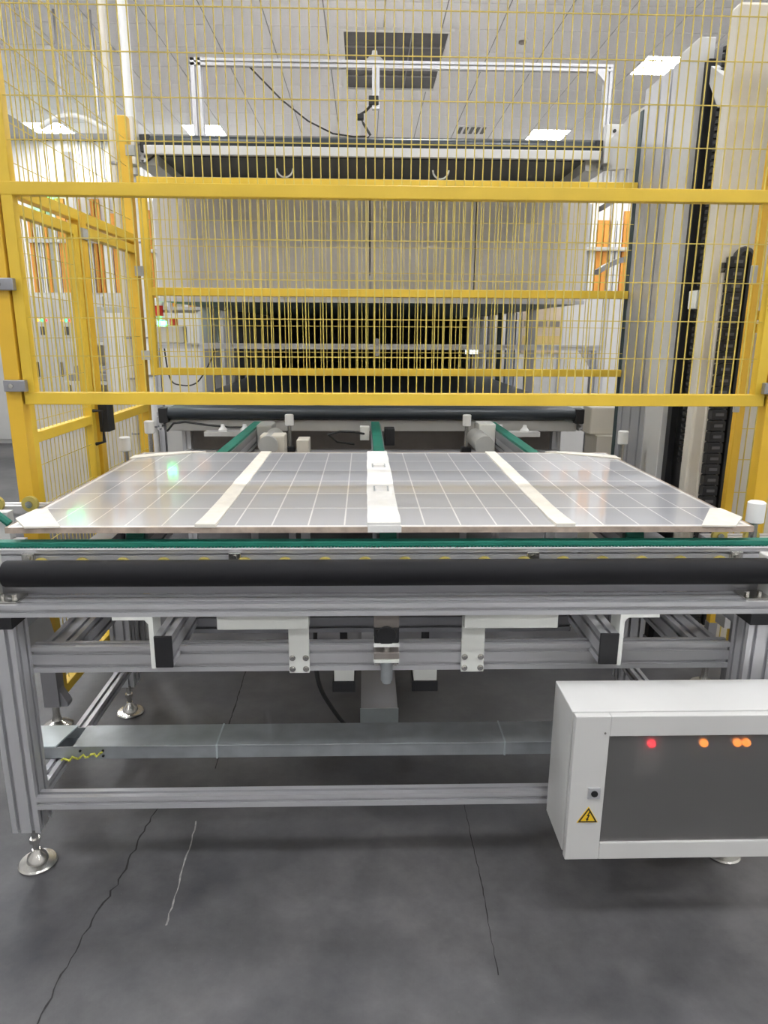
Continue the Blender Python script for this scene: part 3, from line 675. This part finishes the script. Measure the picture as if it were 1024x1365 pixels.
part('sensor_arm', MB().tube([(0,2.77,2.9),(-.05,2.77,2.85),(-.09,2.77,2.83),(-.06,2.77,2.78),(-.02,2.77,2.72),(-.04,2.77,2.70)], .008), 'cable', U)
solo('overhead_cable', MB().tube([(-.05,2.78,2.715),(-.12,2.78,2.712),(-.25,2.79,2.73),(-.40,2.80,2.80),(-.56,2.82,2.92),(-.75,2.78,3.09)], .005), 'cable', 'thin black cable sagging from portal frame to the deck', 'cable', (-.05, 2.78, 2.70))

# ================================================================== TUNNEL / OVERHEAD HOUSING
t = thing('overhead_housing', 'large plain beige housing above the tunnel, behind the mesh gates', 'machine', (0, 7, 0))
for xa, xb in ((-1.60,-.02),(-.012,.77),(.778,1.62)): part('front_panel', MB().box(xa, xb, 3.6, 3.63, 1.86, 2.56), 'beige_board', t, bev=.003)
part('lower_panel', MB().box(-1.60, 1.62, 3.6, 3.63, 1.79, 1.852), 'beige_board', t)
part('front_lip', MB().box(-1.62, 1.62, 3.57, 3.63, 1.765, 1.79), 'alu', t)
part('roof', MB().box(-1.6, 1.62, 3.63, 10.8, 2.5, 2.56), 'beige_board', t)
part('underside', MB().box(-1.58, 1.58, 3.63, 10.8, 1.77, 1.79), 'underside_grey', t, label='grey green underside of the housing')
for x in (-1.6, 1.59): part('side_panel', MB().box(x, x+.03, 3.63, 10.8, 1.77, 2.5), 'beige_board', t)
part('end_wall', MB().box(-1.47, 1.47, 10.72, 10.8, 0, 1.77), 'tunnel_end', t, label='brown end wall of the tunnel')
part('tunnel_side', MB().box(-1.475, -1.455, 6.62, 10.72, 0, 1.77), 'tunnel_grey', t)
part('tunnel_side', MB().box(1.455, 1.475, 8.5, 10.72, 0, 1.77), 'tunnel_grey', t)
for s in (-1, 1):
    for k, y in enumerate((5.0, 6.0, 7.2, 8.6, 10.0)):
        part('post', MB().box(s*1.56-.04, s*1.56+.04, y, y+.08, 0, 1.77), 'blue_post' if s > 0 and k == 1 else 'alu_dark', t)
for x, y, wd, m in ((-1.50, 5.12, .05, 'white_paint'), (-1.50, 6.5, .05, 'plastic_black'), (-1.50, 5.8, .05, 'grey_box'), (1.50, 6.3, .05, 'dark_teal'), (1.50, 7.6, .05, 'grey_box'), (-1.50, 6.15, .05, 'tunnel_grey')):
    part('inner_post', MB().box(x-wd/2, x+wd/2, y, y+.05, 0, 1.77), m, t)     # beside the belt, from the floor
# silver cross rail in front of the tunnel
t = thing('cross_rail', 'silver aluminium rail on two stands across the tunnel mouth', 'rail', (0, 4.0, 0))
part('rail', profile('x', -1.82, 1.95, 3.98, 4.02, 1.412, 1.456, 1, 1), 'alu', t)
for x in (-1.77, 1.87): part('stand', profile('z', 0, 1.412, x-.03, x+.03, 3.97, 4.03, 1, 1), 'alu', t)
part('gusset', MB().prism([(1.84,1.412),(1.73,1.412),(1.84,1.27)], 'y', 3.99, 4.01), 'alu', t)
for z in (1.475, 1.385): part('reflector', MB().cyl((.045,3.965,z), (.045,3.985,z), .027, 16), 'alu_dark', t)
t = thing('control_box', 'beige control box with two red beacons on the end of the silver rail', 'box', (-1.65, 4.03, 1.456))
part('body', MB().box(-1.775, -1.53, 3.97, 4.09, 1.456, 1.59), 'cream', t, bev=.006)
part('beacon', MB().cyl((-1.625, 4.05, 1.59), (-1.625, 4.05, 1.65), .032, 16), 'red_lamp', t, label='red beacon lamp')
part('beacon_stem', MB().cyl((-1.74, 4.05, 1.59), (-1.74, 4.05, 1.67), .022, 12), 'white_plastic', t)
part('beacon', MB().cyl((-1.74, 4.05, 1.67), (-1.74, 4.05, 1.75), .036, 16), 'red_lamp', t, label='red beacon lamp')
part('beacon_cap', MB().cyl((-1.74, 4.05, 1.75), (-1.74, 4.05, 1.81), .032, 16), 'white_plastic', t)
part('status_lamp', MB().box(-1.735, -1.665, 3.975, 3.995, 1.588, 1.628), 'green_lamp', t, label='green status lamp')
part('cable', MB().tube(spline([(-1.72,4.05,1.46),(-1.69,4.06,1.17),(-1.6,4.06,1.11),(-1.47,4.06,1.13),(-1.36,4.06,1.28),(-1.29,4.03,1.41)]), .006), 'cable', t)

# ================================================================== BACKGROUND
def pole(x, y, r, h, lab, m='cream'):
    t = thing('pipe', lab, 'pipe', (x, y, 0)); part('tube', MB().cyl((x, y, 0), (x, y, h), r, 16), m, t, smooth=True)
    for z in (.4, .9, 1.25, 1.5, 2.1, 2.5): part('clip', MB().cyl((x, y, z), (x, y, z+.012), r+.006, 16), 'alu_dark', t)
pole(-1.535, 2.6, .022, H, 'slim cream pipe rising to the ceiling behind the side fence')
pole(-1.52, 2.95, .03, H, 'pale pipe rising beside the far yellow corner post', 'white_plastic')
# white switch cabinets at left rear
for k, x in enumerate((-5.27, -4.59, -3.91)):
    t = thing('switch_cabinet', ('tall plain white switch cabinet standing outermost by the left wall', 'tall white switch cabinet with red and green lamps on both doors', 'tall plain white switch cabinet at the end of the row, next to the workbench')[k], 'cabinet', (x+.33, 8.3, 0))
    part('body', MB().box(x, x+.66, 8.03, 8.6, 0, 2.02), 'white_paint', t, bev=.006)
    for q in (0, 1):
        dx = x + .01 + .325*q
        dr = part('door', MB().box(dx, dx+.312, 8.0, 8.03, .06, 2.0), 'white_paint', t, bev=.006)
        part('handle', MB().box(dx+.03, dx+.05, 7.975, 8.0, .93, 1.13), 'plastic_black', dr)
        if k == 1:
            for n, m in enumerate(('orange_led', 'green_led', 'red_led')):
                part('lamp', MB().cyl((dx+.10+.055*n, 7.99, 1.683), (dx+.10+.055*n, 8.0, 1.683), .018, 10), m, dr)
            part('meter', MB().box(dx+.13, dx+.18, 7.985, 8.0, 1.49, 1.60), 'hatch', dr)
# orange and white striped stacks behind
def stripes(name, x0, x1, y, z0, z1, lab, n):
    t = thing(name, lab, 'rack', ((x0+x1)/2, y, 0))
    part('frame', MB().box(x0, x1, y+.06, y+.12, 0, z1+.05), 'wall_white', t)
    wd = (x1-x0)/n; rr = random.Random(n)
    for k in range(n):
        h0 = z0; h1 = z1 - rr.choice((0, 0, .08, .2, .4))
        part('strip', MB().box(x0+k*wd+.01, x0+(k+1)*wd-.01, y, y+.05, h0, h1), 'orange' if (k*3) % 7 in (0, 2, 4) else ('grey_box' if (k*3) % 7 == 5 else 'white_plastic'), t)
    for z in (z0-.04, (z0+z1)/2+.05):
        part('shelf', MB().box(x0-.03, x1+.03, y-.06, y+.06, z, z+.05), 'white_paint', t)
stripes('striped_rack', -5.1, -3.35, 9.4, 2.1, 3.45, 'rack of upright orange and white strips above the switch cabinets', 24)
stripes('striped_rack', -3.3, -1.75, 9.2, 1.9, 3.35, 'rack of upright orange and white strips behind the yellow corner post', 16)
stripes('striped_rack', 2.6, 4.2, 8.2, 1.95, 3.25, 'rack of upright orange and white strips between housing and lift tower', 18)
t = thing('exit_sign', 'glowing green sign hanging high by the left rear wall', 'sign', (-4.82, 9.32, 3.36))
part('panel', MB().box(-4.92, -4.70, 9.30, 9.34, 3.36, 3.485), 'green_sign', t); part('hanger', MB().box(-4.83, -4.81, 9.31, 9.33, 3.48, H), 'alu_dark', t)
t = thing('overhead_duct', 'white arched duct hanging below the ceiling left of the corner post', 'duct', (-3.0, 6, 3.5))
ap = [(-3.35+.09*k, 6.0, 3.52+.14*math.sin(math.pi*min(1, (k+.5)/8))) for k in range(10)]
part('pipe', MB().tube(ap, .028, 10), 'white_plastic', t, smooth=True)
for x in (-3.1, -2.75): part('hanger', MB().box(x-.01, x+.01, 5.99, 6.01, 3.66, H), 'alu_dark', t)
# column and wall boards
solo('wall_column', MB().box(-4.32, -4.20, 9.0, 9.12, 0, 4.0), 'wall_white', 'slim white column rising in front of the orange striped rack', 'column', (-4.26, 9.06, 0), bev=.01)
# workbench behind left fence
t = thing('workbench', 'cluttered white framed workbench seen through the side fence', 'bench', (-2.85, 6.0, 0))
part('top', MB().box(-3.3, -2.2, 5.8, 6.3, .98, 1.02), 'white_paint', t)
part('shelf', MB().box(-3.3, -2.2, 5.8, 6.3, 1.40, 1.43), 'white_paint', t)
for x in (-3.28, -2.25): part('upright', MB().box(x, x+.04, 6.26, 6.3, 0, 1.9), 'alu', t); part('leg', MB().box(x, x+.04, 5.8, 5.84, 0, .98), 'alu', t)
part('back_panel', MB().box(-3.25, -2.25, 6.27, 6.29, .1, 1.4), 'cream', t)
solo('bench_machine', MB().box(-2.95, -2.55, 5.97, 6.24, 1.43, 1.80).box(-2.9, -2.7, 5.96, 5.97, 1.5, 1.7), 'grey_box', 'grey instrument box on the workbench shelf', 'machine', (-2.75, 6.0, 1.43), bev=.01)
solo('safety_cap', MB().lathe((-2.72, 5.88, 1.43), [(.07,0),(.08,.03),(.07,.08),(.03,.11),(0.01,.115)]), 'warn_yellow', 'yellow safety cap on the workbench shelf', 'cap', (-2.72, 5.88, 1.43), smooth=True)
solo('tool_tray', MB().box(-3.25, -2.6, 5.82, 6.1, 1.02, 1.10).box(-3.2, -2.65, 5.86, 6.06, 1.10, 1.18), 'alu_dark', 'dark tool tray on the workbench top', 'tray', (-2.9, 5.95, 1.02), bev=.01)
# white partition panels right of the tunnel, and one left
def partition(x0, x1, y, n, h, lab):
    t = thing('partition', lab, 'partition', ((x0+x1)/2, y, 0)); wd = (x1-x0)/n
    for k in range(n): part('panel', MB().box(x0+k*wd+.006, x0+(k+1)*wd-.006, y, y+.04, .05, h), 'wall_white', t, bev=.004)
    for k in range(n+1): part('mullion', MB().box(x0+k*wd-.02, x0+k*wd+.02, y-.015, y+.055, 0, h+.02), 'alu', t)
    return t
partition(1.66, 4.6, 6.1, 6, 2.0, 'white panel partition with slim posts on the tower side of the tunnel')
partition(-2.6, -1.66, 5.2, 2, 1.72, 'white panel partition on the side of the tunnel with the beacons')
t = thing('wall_poster', 'peach and yellow poster with dark heading on the white partition', 'poster', (1.95, 6.07, 1.55))
part('sheet', MB().box(1.70, 2.15, 6.075, 6.085, 1.34, 1.82), 'poster', t)
part('heading', MB().box(1.72, 1.86, 6.070, 6.076, 1.62, 1.68).box(1.88, 1.98, 6.070, 6.076, 1.62, 1.68).box(2.0, 2.12, 6.070, 6.076, 1.62, 1.68), 'brown_metal', t)
part('band', MB().box(1.71, 2.14, 6.070, 6.076, 1.38, 1.52), 'poster_yellow', t)
t = thing('monitor', 'small bright screen near the far end of the tunnel', 'monitor', (1.47, 8.3, 1.05))
part('screen', MB().box(1.39, 1.43, 8.30, 8.31, 1.255, 1.33).box(1.45, 1.61, 8.30, 8.31, 1.255, 1.33), 'screen', t)
part('stand', MB().box(1.36, 1.62, 8.31, 8.35, 1.24, 1.345).box(1.47, 1.5, 8.32, 8.35, 0, 1.24), 'plastic_black', t)
# grey trough arms seen right of the housing
for z, lab in ((2.33, 'upper curved grey trough beside the lift tower, over the striped rack'), (1.93, 'lower curved grey trough beside the lift tower, over the rear gate rail')):
    t = thing('cable_trough', lab, 'cable tray', (1.75, 3.0, z))
    pts = [(1.50+.05*k, 2.9+.02*k, z+.10*(1-(1-k/6)**2)) for k in range(7)]
    vs = [(x, y+a, q+b) for x, y, q in pts for a, b in ((0,0),(.10,0),(.10,.035),(0,.035))]
    part('trough', MB().poly(vs, [(4*i+a, 4*i+(a+1)%4, 4*i+4+(a+1)%4, 4*i+4+a) for i in range(6) for a in range(4)] + [(3,2,1,0),(24,25,26,27)]), 'alu_dark', t)
    part('bracket', MB().box(1.78, 1.84, 2.045, 3.05, z+.08, z+.11), 'alu_dark', t)

t = thing('machine_cover', 'low cream machine cover standing beyond the side fence', 'machine', (-2.35, 4.1, 0))
part('body', MB().box(-2.95, -1.86, 3.9, 4.4, 0, .98), 'cream', t, bev=.01)
part('lid', MB().box(-2.97, -1.84, 3.88, 4.42, .98, 1.0), 'white_paint', t, bev=.004)
